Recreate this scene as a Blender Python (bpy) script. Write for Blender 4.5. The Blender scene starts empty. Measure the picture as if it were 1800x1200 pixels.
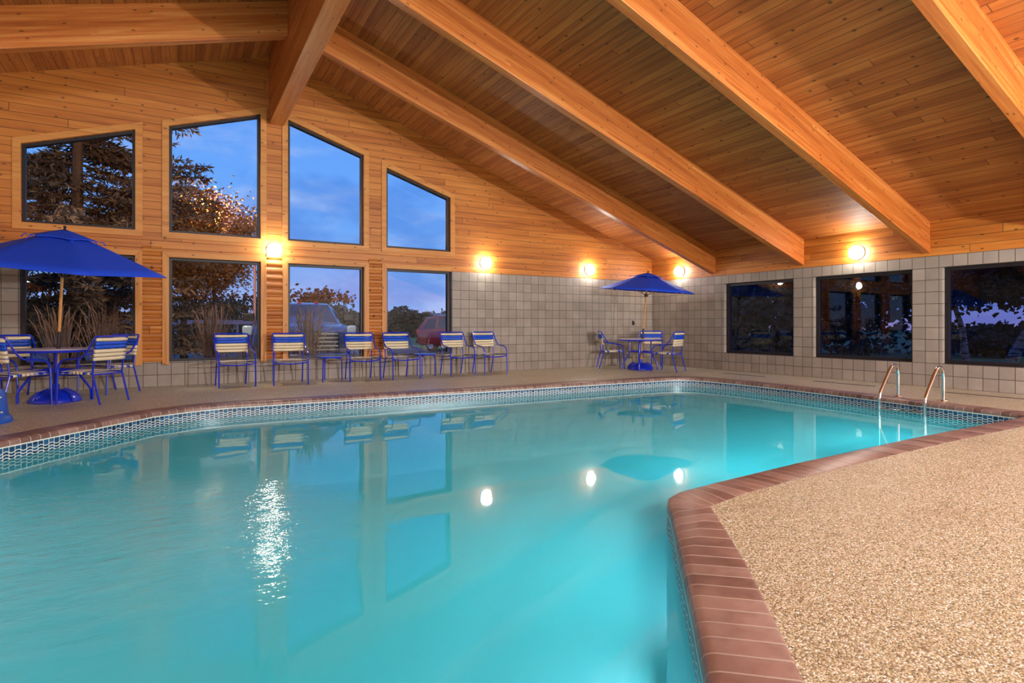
import bpy, bmesh, math, random
from mathutils import Vector, Matrix, geometry

random.seed(11)
PI = math.pi
SC = bpy.context.scene
COL = SC.collection

# ------------------------------------------------------------------ camera, sky, exposure
YAW = 0.5268
cam_data = bpy.data.cameras.new('camera')
cam = bpy.data.objects.new('camera', cam_data)
COL.objects.link(cam)
cam.location = (0, 0, 1.051)
cam.rotation_euler = (PI / 2, 0, -YAW)
cam_data.sensor_width = 36
cam_data.lens = 1008.34 / 1800 * 36
cam_data.shift_y = -(600 - 571.9) / 1800
cam_data.clip_start = 0.02
cam_data.clip_end = 600
SC.camera = cam
SC.view_settings.view_transform = 'Standard'
SC.view_settings.look = 'None'
SC.view_settings.exposure = 0.0
SC.view_settings.gamma = 1
SC.view_settings.use_curve_mapping = False
SC.cycles.max_bounces = 8
SC.cycles.diffuse_bounces = 4
SC.cycles.glossy_bounces = 4
SC.cycles.transparent_max_bounces = 16
SC.cycles.caustics_reflective = False
SC.cycles.caustics_refractive = False
SC.cycles.sample_clamp_indirect = 6

GLOBE = 112.0          # luminous strength of every wall globe
SODIUM = 3200.0       # car park lamp
POOL_W = 50.0        # unseen underwater lights added to brighten the pool
FLOOD_W = 2900.0      # strong unseen lamp standing behind the camera, inferred from the ridge beam shadow
SOFT_W = 760.0      # large soft fill light added behind the camera, aimed along the pool
BOUNCE_W = 260.0      # large soft fill lights added out of view, aimed at the ceiling


class NT:
    """short-hand for building a node tree"""
    def __init__(self, tree):
        self.t = tree
        tree.nodes.clear()

    def n(self, kind, ins=None, **props):
        node = self.t.nodes.new(kind)
        for k, v in props.items():
            setattr(node, k, v)
        for k, v in (ins or {}).items():
            self.set(node.inputs[k], v)
        return node

    def set(self, sock, v):
        if isinstance(v, bpy.types.NodeSocket):
            self.t.links.new(v, sock)
        elif isinstance(v, bpy.types.Node):
            self.t.links.new(v.outputs[0], sock)
        else:
            sock.default_value = v

    def m(self, op, a, b=None, c=None, clamp=False):
        node = self.t.nodes.new('ShaderNodeMath')
        node.operation = op
        node.use_clamp = clamp
        for i, v in enumerate((a, b, c)):
            if v is not None:
                self.set(node.inputs[i], v)
        return node.outputs[0]

    def vec(self, x, y, z):
        return self.n('ShaderNodeCombineXYZ', {0: x, 1: y, 2: z}).outputs[0]

    def mix(self, f, a, b, mode='MIX'):
        node = self.t.nodes.new('ShaderNodeMix')
        node.data_type = 'RGBA'
        node.blend_type = mode
        self.set(node.inputs[0], f)
        self.set(node.inputs[6], a)
        self.set(node.inputs[7], b)
        return node.outputs[2]

    def ramp(self, f, stops, interp='LINEAR'):
        node = self.t.nodes.new('ShaderNodeValToRGB')
        r = node.color_ramp
        r.interpolation = interp
        while len(r.elements) < len(stops):
            r.elements.new(0.5)
        for e, (p, c) in zip(r.elements, stops):
            e.position = p
            e.color = c if len(c) == 4 else (*c, 1)
        self.set(node.inputs[0], f)
        return node.outputs[0]

    def smooth(self, v, lo, hi):
        node = self.t.nodes.new('ShaderNodeMapRange')
        node.interpolation_type = 'SMOOTHSTEP'
        self.set(node.inputs[0], v)
        node.inputs[1].default_value = lo
        node.inputs[2].default_value = hi
        return node.outputs[0]

    def noise(self, vec, scale, detail=2.0, rough=0.5):
        return self.n('ShaderNodeTexNoise', {'Vector': vec, 'Scale': scale, 'Detail': detail, 'Roughness': rough}).outputs[0]


def lin(r, g, b):
    def f(c):
        c /= 255
        return c / 12.92 if c <= .04045 else ((c + .055) / 1.055) ** 2.4
    return (f(r), f(g), f(b), 1)


def new_mat(name):
    m = bpy.data.materials.new(name)
    m.use_nodes = True
    return m, NT(m.node_tree)


def lamp(name, kind, loc, watts, col, size, rot=(0, 0, 0), size_y=None):
    d = bpy.data.lights.new(name, kind)
    d.energy = watts
    d.color = col
    if kind == 'AREA':
        d.shape = 'RECTANGLE'
        d.size = size
        d.size_y = size_y or size
    else:
        d.shadow_soft_size = size
    o = bpy.data.objects.new(name, d)
    COL.objects.link(o)
    o.location = loc
    o.rotation_euler = rot
    return o
lamp('flood_lamp', 'POINT', (7.66, -3.1, 1.6), FLOOD_W, (.93, .97, 1), .12)
lamp('bounce_fill', 'AREA', (2.5, -2.6, 2.1), BOUNCE_W, (.92, .97, 1), 4.0, (PI, 0, 0), 2.2)  # added fill, thrown up at the ceiling behind the camera
lamp('soft_fill', 'AREA', (2.6, -5.4, 4.62), SOFT_W, (.94, .98, 1), 3.6, (math.radians(66), 0, math.radians(-8)), .55)  # added softbox fill, no fixture there
lamp('bounce_fill', 'AREA', (-4.5, 4.0, 2.1), BOUNCE_W * .5, (.92, .97, 1), 3.0, (PI, 0, 0), 3.0)  # second added ceiling fill, left of the pool


# dusk sky: deep blue overhead, paler with a little pink towards the horizon, thin streaks of cloud
world = bpy.data.worlds.new('dusk_sky')
SC.world = world
world.use_nodes = True
W = NT(world.node_tree)
wd = W.n('ShaderNodeTexCoord').outputs['Generated']
wx = W.n('ShaderNodeSeparateXYZ', {0: wd})
wz = wx.outputs[2]
wcol = W.ramp(wz, [(0.0, lin(178, 165, 205)), (0.03, lin(138, 164, 222)), (0.1, lin(112, 160, 228)), (0.22, lin(104, 160, 238)), (0.5, lin(72, 132, 222)), (1.0, lin(40, 90, 180))])
wn = W.noise(W.n('ShaderNodeMapping', {0: wd, 3: (2.2, 2.2, 7.0)}).outputs[0], 2.4, 5, 0.6)
wcol = W.mix(W.m('MULTIPLY', W.smooth(wn, 0.47, 0.72), 0.55), wcol, lin(176, 190, 232))
wn2 = W.noise(W.n('ShaderNodeMapping', {0: wd, 1: (3.1, 0.4, 1.2), 3: (3, 3, 6)}).outputs[0], 1.7, 4, 0.55)
wcol = W.mix(W.m('MULTIPLY', W.smooth(wn2, 0.5, 0.66), 0.45), wcol, lin(62, 118, 205))
wbg = W.n('ShaderNodeBackground', {0: wcol, 1: 1.25})
W.t.links.new(wbg.outputs[0], W.n('ShaderNodeOutputWorld').inputs[0])


# ------------------------------------------------------------------ mesh helpers
class MB:
    """collects geometry and links it as ONE mesh object"""
    def __init__(self):
        self.v, self.f, self.uv = [], [], []

    def add(self, verts, faces, uvs=None):
        o = len(self.v)
        self.v += [tuple(p) for p in verts]
        self.f += [tuple(i + o for i in fc) for fc in faces]
        self.uv += uvs if uvs else [None] * len(faces)
        return self

    def box(self, x0, x1, y0, y1, z0, z1, mat=None):
        vs = [(x, y, z) for z in (z0, z1) for y in (y0, y1) for x in (x0, x1)]
        if mat:
            vs = [mat @ Vector(p) for p in vs]
        return self.add(vs, [(0, 2, 3, 1), (4, 5, 7, 6), (0, 1, 5, 4), (2, 6, 7, 3), (0, 4, 6, 2), (1, 3, 7, 5)])

    def prism(self, poly, axis, a, b):
        """2-D polygon (counter-clockwise) extruded along axis from a to b"""
        n = len(poly)
        def p3(p, t):
            return {'x': (t, p[0], p[1]), 'y': (p[0], t, p[1]), 'z': (p[0], p[1], t)}[axis]
        vs = [p3(p, a) for p in poly] + [p3(p, b) for p in poly]
        fs = [tuple(range(n))[::-1], tuple(range(n, 2 * n))]
        fs += [(i, (i + 1) % n, (i + 1) % n + n, i + n) for i in range(n)]
        return self.add(vs, fs)

    def tube(self, pts, r, n=8, closed=False, caps=True):
        pts = [Vector(p) for p in pts]
        k = len(pts)
        rs = r if isinstance(r, (list, tuple)) else [r] * k
        up = None
        vs = []
        for i, p in enumerate(pts):
            a = pts[(i - 1) % k] if (closed or i) else p
            b = pts[(i + 1) % k] if (closed or i < k - 1) else p
            t = (b - a).normalized()
            if up is None:
                up = Vector((0, 0, 1)) if abs(t.z) < .9 else Vector((1, 0, 0))
            up = (up - t * up.dot(t)).normalized()
            s = t.cross(up)
            for j in range(n):
                an = 2 * PI * j / n
                vs.append(p + (up * math.cos(an) + s * math.sin(an)) * rs[i])
        fs = []
        for i in range(k if closed else k - 1):
            q = (i + 1) % k
            fs += [(i * n + j, q * n + j, q * n + (j + 1) % n, i * n + (j + 1) % n) for j in range(n)]
        if caps and not closed:
            fs += [tuple(range(n)), tuple(range((k - 1) * n, k * n))[::-1]]
        return self.add(vs, fs)

    def lathe(self, prof, c=(0, 0, 0), n=24, rot=None):
        """profile of (radius, z), turned about z"""
        vs, fs = [], []
        k = len(prof)
        for r, z in prof:
            for j in range(n):
                a = 2 * PI * j / n
                p = Vector((r * math.cos(a), r * math.sin(a), z))
                if rot:
                    p = rot @ p
                vs.append(p + Vector(c))
        for i in range(k - 1):
            fs += [(i * n + j, i * n + (j + 1) % n, (i + 1) * n + (j + 1) % n, (i + 1) * n + j) for j in range(n)]
        if prof[0][0] > 0 and prof[0] != prof[-1]:
            fs.append(tuple(range(n))[::-1])
        if prof[-1][0] > 0 and prof[0] != prof[-1]:
            fs.append(tuple(range((k - 1) * n, k * n)))
        return self.add(vs, fs)

    def build(self, name, mat, parent=None, loc=(0, 0, 0), rot=(0, 0, 0), smooth=True, bevel=0, fix=True):
        me = bpy.data.meshes.new(name)
        me.from_pydata(self.v, [], self.f)
        if any(self.uv):
            l = me.uv_layers.new(name='UVMap')
            i = 0
            for fc, uvs in zip(self.f, self.uv):
                for q in range(len(fc)):
                    l.data[i].uv = uvs[q] if uvs else (0, 0)
                    i += 1
        me.materials.append(mat)
        if fix:
            b = bmesh.new()
            b.from_mesh(me)
            bmesh.ops.remove_doubles(b, verts=b.verts, dist=1e-5)
            bmesh.ops.recalc_face_normals(b, faces=b.faces)
            b.to_mesh(me)
            b.free()
        if smooth:
            for p in me.polygons:
                p.use_smooth = True
            me.set_sharp_from_angle(angle=math.radians(38))
        o = bpy.data.objects.new(name, me)
        COL.objects.link(o)
        o.location = loc
        o.rotation_euler = rot
        if parent:
            o.parent = parent
        if bevel:
            bm = o.modifiers.new('soft_edges', 'BEVEL')
            bm.width = bevel
            bm.segments = 2
            bm.limit_method = 'ANGLE'
        return o


def curve(pts, k=6):
    """Catmull-Rom through pts"""
    P = [Vector(p) for p in pts]
    out = []
    for i in range(len(P) - 1):
        a, b, c, d = P[max(i - 1, 0)], P[i], P[i + 1], P[min(i + 2, len(P) - 1)]
        for j in range(k):
            t = j / k
            out.append(.5 * ((2 * b) + (c - a) * t + (2 * a - 5 * b + 4 * c - d) * t * t + (3 * b - a - 3 * c + d) * t ** 3))
    out.append(P[-1])
    return out


def tag(o, label=None, cat=None, group=None, kind=None):
    for k, v in (('label', label), ('category', cat), ('group', group), ('kind', kind)):
        if v:
            o[k] = v
    return o


def thing(name, label, cat, loc=(0, 0, 0), rz=0, group=None, kind=None):
    o = bpy.data.objects.new(name, None)
    COL.objects.link(o)
    o.empty_display_size = .1
    o.location = loc
    o.rotation_euler = (0, 0, rz)
    return tag(o, label, cat, group, kind)


def copy_thing(src, label, loc, rz=0, group=None):
    r = src.copy()
    COL.objects.link(r)
    r.location = loc
    r.rotation_euler = (0, 0, rz)
    tag(r, label, group=group)
    def rec(a, b):
        for ch in KIDS.get(a.name, []):
            c = ch.copy()
            COL.objects.link(c)
            c.parent = b
            rec(ch, c)
    rec(src, r)
    return r


KIDS = {}
def note_kids(o):
    KIDS[o.name] = [c for c in bpy.data.objects if c.parent == o]
    for c in KIDS[o.name]:
        note_kids(c)


# ------------------------------------------------------------------ materials
def simple(name, col, rough=.5, metal=0, bump=0, bscale=200, coat=0, var=0):
    m, N = new_mat(name)
    c = col
    co = N.n('ShaderNodeTexCoord').outputs['Object']
    if var:
        nz = N.noise(co, 9, 4)
        c = N.mix(N.m('MULTIPLY', N.smooth(nz, .35, .7), var), col, tuple(x * .55 for x in col[:3]) + (1,))
    b = N.n('ShaderNodeBsdfPrincipled', {'Base Color': c, 'Roughness': rough, 'Metallic': metal, 'Coat Weight': coat})
    if bump:
        bn = N.n('ShaderNodeBump', {'Height': N.noise(co, bscale, 3), 'Strength': bump, 'Distance': .01})
        N.set(b.inputs['Normal'], bn)
    N.t.links.new(b.outputs[0], N.n('ShaderNodeOutputMaterial').inputs[0])
    return m


def wood(name, along, across, width, dark, mid, light, length=4.8, groove=1.0, rough=.44, knots=1.0, off=0.0, var=.2):
    """varnished pine boards: along / across name the axes (0,1,2) of object space"""
    m, N = new_mat(name)
    co = N.n('ShaderNodeTexCoord').outputs['Object']
    sx = N.n('ShaderNodeSeparateXYZ', {0: co})
    A, B = sx.outputs[along], sx.outputs[across]
    third = sx.outputs[3 - along - across]
    q = N.m('DIVIDE', N.m('ADD', B, off), width)
    idx = N.m('FLOOR', q)
    fr = N.m('SUBTRACT', q, idx)
    r1 = N.n('ShaderNodeTexWhiteNoise', {1: idx}, noise_dimensions='1D').outputs[0]
    sl = N.m('DIVIDE', N.m('ADD', A, N.m('MULTIPLY', r1, 17.3)), length)
    si = N.m('FLOOR', sl)
    sf = N.m('SUBTRACT', sl, si)
    r2 = N.n('ShaderNodeTexWhiteNoise', {0: N.vec(idx, si, 1.7)}, noise_dimensions='3D').outputs[0]
    gv = N.vec(N.m('ADD', N.m('MULTIPLY', A, .9), N.m('MULTIPLY', r2, 40)), N.m('MULTIPLY', B, 17), N.m('MULTIPLY', third, 17))
    grain = N.noise(gv, 1.0, 5, .6)
    fine = N.noise(N.vec(N.m('MULTIPLY', A, 2.2), N.m('MULTIPLY', B, 95), N.m('MULTIPLY', third, 95)), 1.0, 2)
    t = N.m('ADD', N.m('MULTIPLY', grain, .75), N.m('ADD', N.m('MULTIPLY', r2, var), N.m('MULTIPLY', fine, .16)))
    col = N.ramp(N.m('SUBTRACT', t, .08), [(.16, dark), (.45, mid), (.78, light)])
    if knots:
        vo = N.n('ShaderNodeTexVoronoi', {'Vector': N.vec(N.m('MULTIPLY', A, 2.6), N.m('MULTIPLY', N.m('ADD', B, third), 6.0), 0), 'Scale': 1.0, 'Randomness': 1.0}, voronoi_dimensions='2D')
        vr = N.n('ShaderNodeSeparateXYZ', {0: vo.outputs['Color']}).outputs[0]
        km = N.m('MULTIPLY', N.m('SUBTRACT', 1, N.smooth(vo.outputs['Distance'], .04, .085)), N.m('GREATER_THAN', vr, .45))
        col = N.mix(N.m('MULTIPLY', km, .8 * knots), col, (.055, .018, .006, 1))
    edge = N.m('MINIMUM', fr, N.m('SUBTRACT', 1, fr))
    gr = N.m('SUBTRACT', 1, N.smooth(edge, .012, .045))
    er = N.m('SUBTRACT', 1, N.smooth(N.m('MINIMUM', sf, N.m('SUBTRACT', 1, sf)), .0006, .0018))
    gm = N.m('MAXIMUM', gr, N.m('MULTIPLY', er, .8))
    col = N.mix(N.m('MULTIPLY', gm, .72 * groove), col, (.035, .012, .004, 1))
    h = N.m('SUBTRACT', N.m('MULTIPLY', grain, .12), N.m('MULTIPLY', gm, groove))
    bn = N.n('ShaderNodeBump', {'Height': h, 'Strength': .55, 'Distance': .006})
    rg = N.m('ADD', rough, N.m('MULTIPLY', fine, .12))
    b = N.n('ShaderNodeBsdfPrincipled', {'Base Color': col, 'Roughness': rg, 'Normal': bn.outputs[0], 'Specular IOR Level': .45})
    N.t.links.new(b.outputs[0], N.n('ShaderNodeOutputMaterial').inputs[0])
    return m


PD, PM, PL = lin(140, 72, 26), lin(196, 122, 52), lin(226, 162, 84)
GD, GM, GL = lin(136, 68, 20), lin(184, 107, 37), lin(212, 140, 61)
M_CEIL = wood('ceiling_pine_boards', 1, 0, .127, lin(112, 52, 18), lin(162, 90, 34), lin(198, 126, 58), rough=.56)
M_GABLE = wood('gable_pine_boards', 0, 2, .133, GD, GM, GL, off=.02)
M_SIDE = wood('side_pine_boards', 1, 2, .14, GD, GM, GL, off=-2.235)
M_BEAM = wood('glulam_beam', 0, 2, .038, lin(128, 58, 20), lin(182, 100, 40), lin(216, 148, 78), length=7.0, var=.16, groove=.2, rough=.34, knots=.8)
M_TRIMH = wood('window_trim_pine', 0, 2, 3.0, GD, lin(198, 128, 56), lin(222, 158, 82), groove=0, off=1.2, length=9)
M_TRIMV = wood('window_trim_pine_upright', 2, 0, 3.0, GD, lin(198, 128, 56), lin(222, 158, 82), groove=0, off=4.1, length=9)

M_FRAME = simple('bronze_window_frame', lin(30, 22, 24), .45, .2)
M_BLUE = simple('blue_enamel_tube', lin(5, 38, 184), .3, 0, coat=.5)
M_STRAP = simple('cream_vinyl_strap', lin(226, 208, 172), .5)
M_BSTRAP = simple('blue_vinyl_strap', lin(8, 74, 200), .5)
M_FABRIC = simple('blue_canvas', lin(2, 64, 206), .8, bump=.15, bscale=400)
M_POLE = simple('umbrella_pole_wood', lin(206, 140, 74), .4, var=.3)
M_DARK = simple('dark_plastic', lin(38, 30, 36), .5)
M_STEEL = simple('polished_steel', (.72, .71, .69, 1), .16, 1)
M_TOP = simple('table_top_glass', lin(206, 196, 206), .3, coat=.2)
M_TUB = simple('blue_plastic', lin(14, 74, 168), .42)


def block_mat():
    m, N = new_mat('scored_concrete_block')
    co = N.n('ShaderNodeTexCoord').outputs['Object']
    s = N.n('ShaderNodeSeparateXYZ', {0: co})
    nm = N.n('ShaderNodeSeparateXYZ', {0: N.n('ShaderNodeNewGeometry').outputs['Normal']})
    sel = N.m('GREATER_THAN', N.m('ABSOLUTE', nm.outputs[0]), .5)
    u = N.m('ADD', N.m('MULTIPLY', N.m('SUBTRACT', s.outputs[1], 7.42), sel), N.m('MULTIPLY', N.m('SUBTRACT', s.outputs[0], 5.21), N.m('SUBTRACT', 1, sel)))
    u = N.m('DIVIDE', N.m('ADD', u, 40.9), .2045)
    v = N.m('DIVIDE', s.outputs[2], .2032)
    iu, iv = N.m('FLOOR', u), N.m('FLOOR', v)
    fu, fv = N.m('SUBTRACT', u, iu), N.m('SUBTRACT', v, iv)
    e = N.m('MINIMUM', N.m('MINIMUM', fu, N.m('SUBTRACT', 1, fu)), N.m('MINIMUM', fv, N.m('SUBTRACT', 1, fv)))
    joint = N.m('SUBTRACT', 1, N.smooth(e, .016, .034))
    rnd = N.n('ShaderNodeTexWhiteNoise', {0: N.vec(iu, iv, sel)}, noise_dimensions='3D').outputs[0]
    big = N.noise(co, 3.0, 4, .6)
    fine = N.noise(co, 160, 2, .7)
    t = N.m('ADD', N.m('ADD', N.m('MULTIPLY', rnd, .18), N.m('MULTIPLY', big, .45)), N.m('MULTIPLY', fine, .35))
    col = N.ramp(t, [(.2, lin(122, 110, 100)), (.55, lin(152, 139, 127)), (.85, lin(176, 164, 152))])
    col = N.mix(N.m('MULTIPLY', joint, .85), col, lin(62, 50, 46))
    h = N.m('SUBTRACT', N.m('MULTIPLY', fine, .22), joint)
    bn = N.n('ShaderNodeBump', {'Height': h, 'Strength': .5, 'Distance': .006})
    b = N.n('ShaderNodeBsdfPrincipled', {'Base Color': col, 'Roughness': .55, 'Normal': bn.outputs[0]})
    N.t.links.new(b.outputs[0], N.n('ShaderNodeOutputMaterial').inputs[0])
    return m
M_BLOCK = block_mat()


def deck_mat():
    m, N = new_mat('pebble_epoxy_deck')
    co = N.n('ShaderNodeTexCoord').outputs['Object']
    vo = N.n('ShaderNodeTexVoronoi', {'Vector': co, 'Scale': 155.0})
    r = N.n('ShaderNodeSeparateXYZ', {0: vo.outputs['Color']}).outputs[0]
    peb = N.ramp(r, [(0, lin(104, 92, 70)), (.28, lin(172, 158, 124)), (.6, lin(200, 187, 150)), (.85, lin(222, 213, 184)), (.96, lin(252, 250, 244))])
    gap = N.smooth(vo.outputs['Distance'], .45, .8)
    col = N.mix(N.m('MULTIPLY', gap, .55), peb, lin(104, 86, 62))
    big = N.noise(co, .55, 4, .6)
    st = N.noise(N.n('ShaderNodeMapping', {0: co, 3: (1, 3.2, 1)}).outputs[0], .9, 5, .65)
    col = N.mix(N.m('MULTIPLY', N.smooth(big, .45, .75), .22), col, N.mix(1, col, lin(205, 176, 150), 'MULTIPLY'))
    col = N.mix(N.m('MULTIPLY', N.smooth(st, .52, .74), .3), col, N.mix(1, col, lin(176, 150, 128), 'MULTIPLY'))
    h = N.m('SUBTRACT', 1, vo.outputs['Distance'])
    bn = N.n('ShaderNodeBump', {'Height': h, 'Strength': .45, 'Distance': .004})
    b = N.n('ShaderNodeBsdfPrincipled', {'Base Color': col, 'Roughness': .4, 'Normal': bn.outputs[0]})
    N.t.links.new(b.outputs[0], N.n('ShaderNodeOutputMaterial').inputs[0])
    return m
M_DECK = deck_mat()


def coping_mat():
    m, N = new_mat('brick_coping')
    tc = N.n('ShaderNodeTexCoord')
    co = tc.outputs['Object']
    uv = N.n('ShaderNodeSeparateXYZ', {0: tc.outputs['UV']})
    u = N.m('DIVIDE', uv.outputs[0], .1)
    iu = N.m('FLOOR', u)
    fu = N.m('SUBTRACT', u, iu)
    e = N.m('MINIMUM', fu, N.m('SUBTRACT', 1, fu))
    joint = N.m('SUBTRACT', 1, N.smooth(e, .028, .06))
    rnd = N.n('ShaderNodeTexWhiteNoise', {1: iu}, noise_dimensions='1D').outputs[0]
    nz = N.noise(co, 14, 5, .65)
    wear = N.noise(co, 2.1, 5, .6)
    t = N.m('ADD', N.m('MULTIPLY', rnd, .45), N.m('MULTIPLY', nz, .6))
    col = N.ramp(t, [(.15, lin(92, 62, 54)), (.5, lin(124, 92, 82)), (.85, lin(154, 126, 115))])
    col = N.mix(N.m('MULTIPLY', N.smooth(wear, .46, .72), .6), col, lin(160, 128, 116))
    col = N.mix(N.m('MULTIPLY', joint, .8), col, lin(176, 160, 148))
    bn = N.n('ShaderNodeBump', {'Height': N.m('SUBTRACT', N.m('MULTIPLY', nz, .3), joint), 'Strength': .5, 'Distance': .004})
    b = N.n('ShaderNodeBsdfPrincipled', {'Base Color': col, 'Roughness': N.m('ADD', .22, N.m('MULTIPLY', nz, .3)), 'Normal': bn.outputs[0]})
    N.t.links.new(b.outputs[0], N.n('ShaderNodeOutputMaterial').inputs[0])
    return m
M_COPING = coping_mat()


def waterline_mat():
    """blue tiles with wavy white joints for 23 cm below the coping, pale plaster underneath"""
    m, N = new_mat('wavy_waterline_tile')
    tc = N.n('ShaderNodeTexCoord')
    uv = N.n('ShaderNodeSeparateXYZ', {0: tc.outputs['UV']})
    U, V = uv.outputs[0], uv.outputs[1]                        # V = depth below the coping
    tw = .056
    u = N.m('DIVIDE', U, tw)
    fu = N.m('FRACT', u)
    eu = N.m('MULTIPLY', N.m('MINIMUM', fu, N.m('SUBTRACT', 1, fu)), tw)
    vert = N.m('LESS_THAN', eu, .0027)
    wav = N.m('MULTIPLY', N.m('SINE', N.m('MULTIPLY', U, PI / tw)), .0098)
    w = N.m('SUBTRACT', N.m('SUBTRACT', V, wav), .058)
    fw = N.m('FRACT', N.m('DIVIDE', w, .029))
    ew = N.m('MULTIPLY', N.m('MINIMUM', fw, N.m('SUBTRACT', 1, fw)), .029)
    lines = N.m('MULTIPLY', N.m('LESS_THAN', ew, .0040), N.m('GREATER_THAN', w, -.006))
    top = N.m('LESS_THAN', V, .012)
    white = N.m('MAXIMUM', N.m('MAXIMUM', vert, lines), top)
    rnd = N.n('ShaderNodeTexWhiteNoise', {0: N.vec(N.m('FLOOR', u), N.m('FLOOR', N.m('DIVIDE', w, .029)), 0)}, noise_dimensions='3D').outputs[0]
    blue = N.ramp(rnd, [(0, lin(14, 44, 78)), (.5, lin(26, 74, 112)), (1, lin(52, 106, 142))])
    tile = N.mix(white, blue, lin(222, 226, 214))
    below = N.m('GREATER_THAN', V, .235)
    col = N.mix(below, tile, lin(192, 226, 232))
    b = N.n('ShaderNodeBsdfPrincipled', {'Base Color': col, 'Roughness': .3})
    N.t.links.new(b.outputs[0], N.n('ShaderNodeOutputMaterial').inputs[0])
    return m
M_WLINE = waterline_mat()
M_PLASTER = simple('pool_plaster', lin(200, 230, 238), .6, var=.05)


def water_mat():
    m, N = new_mat('pool_water')
    co = N.n('ShaderNodeTexCoord').outputs['Object']
    s = N.n('ShaderNodeSeparateXYZ', {0: co})
    # the return jet ripples the water at the left
    d = N.n('ShaderNodeVectorMath', {0: co, 1: (-.6, 4.0, -.175)}, operation='DISTANCE').outputs['Value']
    jet = N.m('SUBTRACT', 1, N.smooth(d, .4, 2.1))
    rip = N.noise(N.n('ShaderNodeMapping', {0: co, 2: (0, 0, .6), 3: (1, 2.2, 1)}).outputs[0], 4.5, 4, .6)
    calm = N.noise(co, .9, 2, .5)
    h = N.m('ADD', N.m('MULTIPLY', N.m('MULTIPLY', rip, jet), .035), N.m('MULTIPLY', calm, .006))
    bn = N.n('ShaderNodeBump', {'Height': h, 'Strength': 1.0, 'Distance': .6})
    fr = N.n('ShaderNodeFresnel', {'IOR': 1.33, 'Normal': bn.outputs[0]})
    gl = N.n('ShaderNodeBsdfGlossy', {'Color': (.92, 1, 1, 1), 'Roughness': N.m('ADD', .028, N.m('MULTIPLY', jet, .09)), 'Normal': bn.outputs[0]})
    tr = N.n('ShaderNodeBsdfTransparent', {'Color': (.30, .84, .97, 1)})
    di = N.n('ShaderNodeBsdfDiffuse', {'Color': N.mix(N.m('MULTIPLY', N.m('MULTIPLY', jet, rip), .8), lin(84, 218, 226), lin(196, 240, 244))})
    tl = N.n('ShaderNodeBsdfTranslucent', {'Color': lin(70, 210, 228)})
    milk = N.n('ShaderNodeMixShader', {0: .5, 1: di.outputs[0], 2: tl.outputs[0]})
    body = N.n('ShaderNodeMixShader', {0: N.m('ADD', .66, N.m('MULTIPLY', jet, .2)), 1: tr.outputs[0], 2: milk.outputs[0]})
    mx = N.n('ShaderNodeMixShader', {0: fr.outputs[0], 1: body.outputs[0], 2: gl.outputs[0]})
    N.t.links.new(mx.outputs[0], N.n('ShaderNodeOutputMaterial').inputs[0])
    return m
M_WATER = water_mat()


def glass_mat(name, tint=(.93, .96, .97, 1), gain=.7):
    m, N = new_mat(name)
    g = N.n('ShaderNodeNewGeometry')
    fr = N.m('MULTIPLY', N.n('ShaderNodeFresnel', {'IOR': 1.5}).outputs[0], gain, clamp=True)
    fr = N.m('MULTIPLY', fr, N.m('SUBTRACT', 1, g.outputs['Backfacing']))
    gl = N.n('ShaderNodeBsdfGlossy', {'Color': (1, 1, 1, 1), 'Roughness': .004})
    tr = N.n('ShaderNodeBsdfTransparent', {'Color': tint})
    mx = N.n('ShaderNodeMixShader', {0: fr, 1: tr.outputs[0], 2: gl.outputs[0]})
    N.t.links.new(mx.outputs[0], N.n('ShaderNodeOutputMaterial').inputs[0])
    return m
M_GLASS = glass_mat('window_glass')
M_TINTED = glass_mat('tinted_window_glass', (.62, .64, .80, 1), 1.1)


def emitter(name, col, strength):
    m, N = new_mat(name)
    e = N.n('ShaderNodeEmission', {0: col, 1: strength})
    N.t.links.new(e.outputs[0], N.n('ShaderNodeOutputMaterial').inputs[0])
    return m
M_GLOBE = emitter('lit_opal_globe', (1, .97, .88, 1), GLOBE)

# ------------------------------------------------------------------ the room
XR, YB, XL, YF = 11.132, 11.572, -8.0, -6.2      # right wall, gable wall, left wall, wall behind the camera
HB = 2.235                                        # top of the block courses
RX, RZ = 1.6, 6.116                               # ridge
SR, SL = .3447, .30
T = .26


def roof(x):
    return RZ - (x - RX) * SR if x > RX else RZ - (RX - x) * SL


# pool outline, counter-clockwise seen from above
POOL = [(8.66, 2.86), (8.73, 3.42), (8.81, 4.11), (8.955, 4.976), (9.06, 5.985), (9.10, 7.16), (9.04, 7.86), (8.93, 8.14), (8.74, 8.33), (8.4, 8.40),
        (7.44, 8.44), (4.935, 8.49), (2.07, 8.555), (.62, 8.57), (.25, 8.49), (-.05, 8.34), (-.26, 8.21), (-.62, 7.77), (-1.05, 7.255), (-1.39, 6.82), (-2.6, 5.35),
        (-4.3, 3.3), (-4.55, 2.8), (-4.3, 2.3), (-1.4, -1.35), (-.9, -1.5), (-.5, -1.0), (1.0, .785), (1.366, 1.195), (1.64, 1.497), (1.975, 1.875), (2.40, 2.345), (2.50, 2.475), (2.60, 2.565),
        (2.74, 2.62), (3.08, 2.655), (4.12, 2.72), (5.95, 2.775), (8.3, 2.77), (8.55, 2.79)]


def offset_loop(loop, d):
    n = len(loop)
    out = []
    for i in range(n):
        a, b, c = Vector(loop[i - 1]), Vector(loop[i]), Vector(loop[(i + 1) % n])
        n1 = Vector(((b - a).y, -(b - a).x)).normalized()
        n2 = Vector(((c - b).y, -(c - b).x)).normalized()
        nn = (n1 + n2).normalized()
        k = d / max(.5, nn.dot(n1))
        out.append(b + nn * k)
    return out


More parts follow.
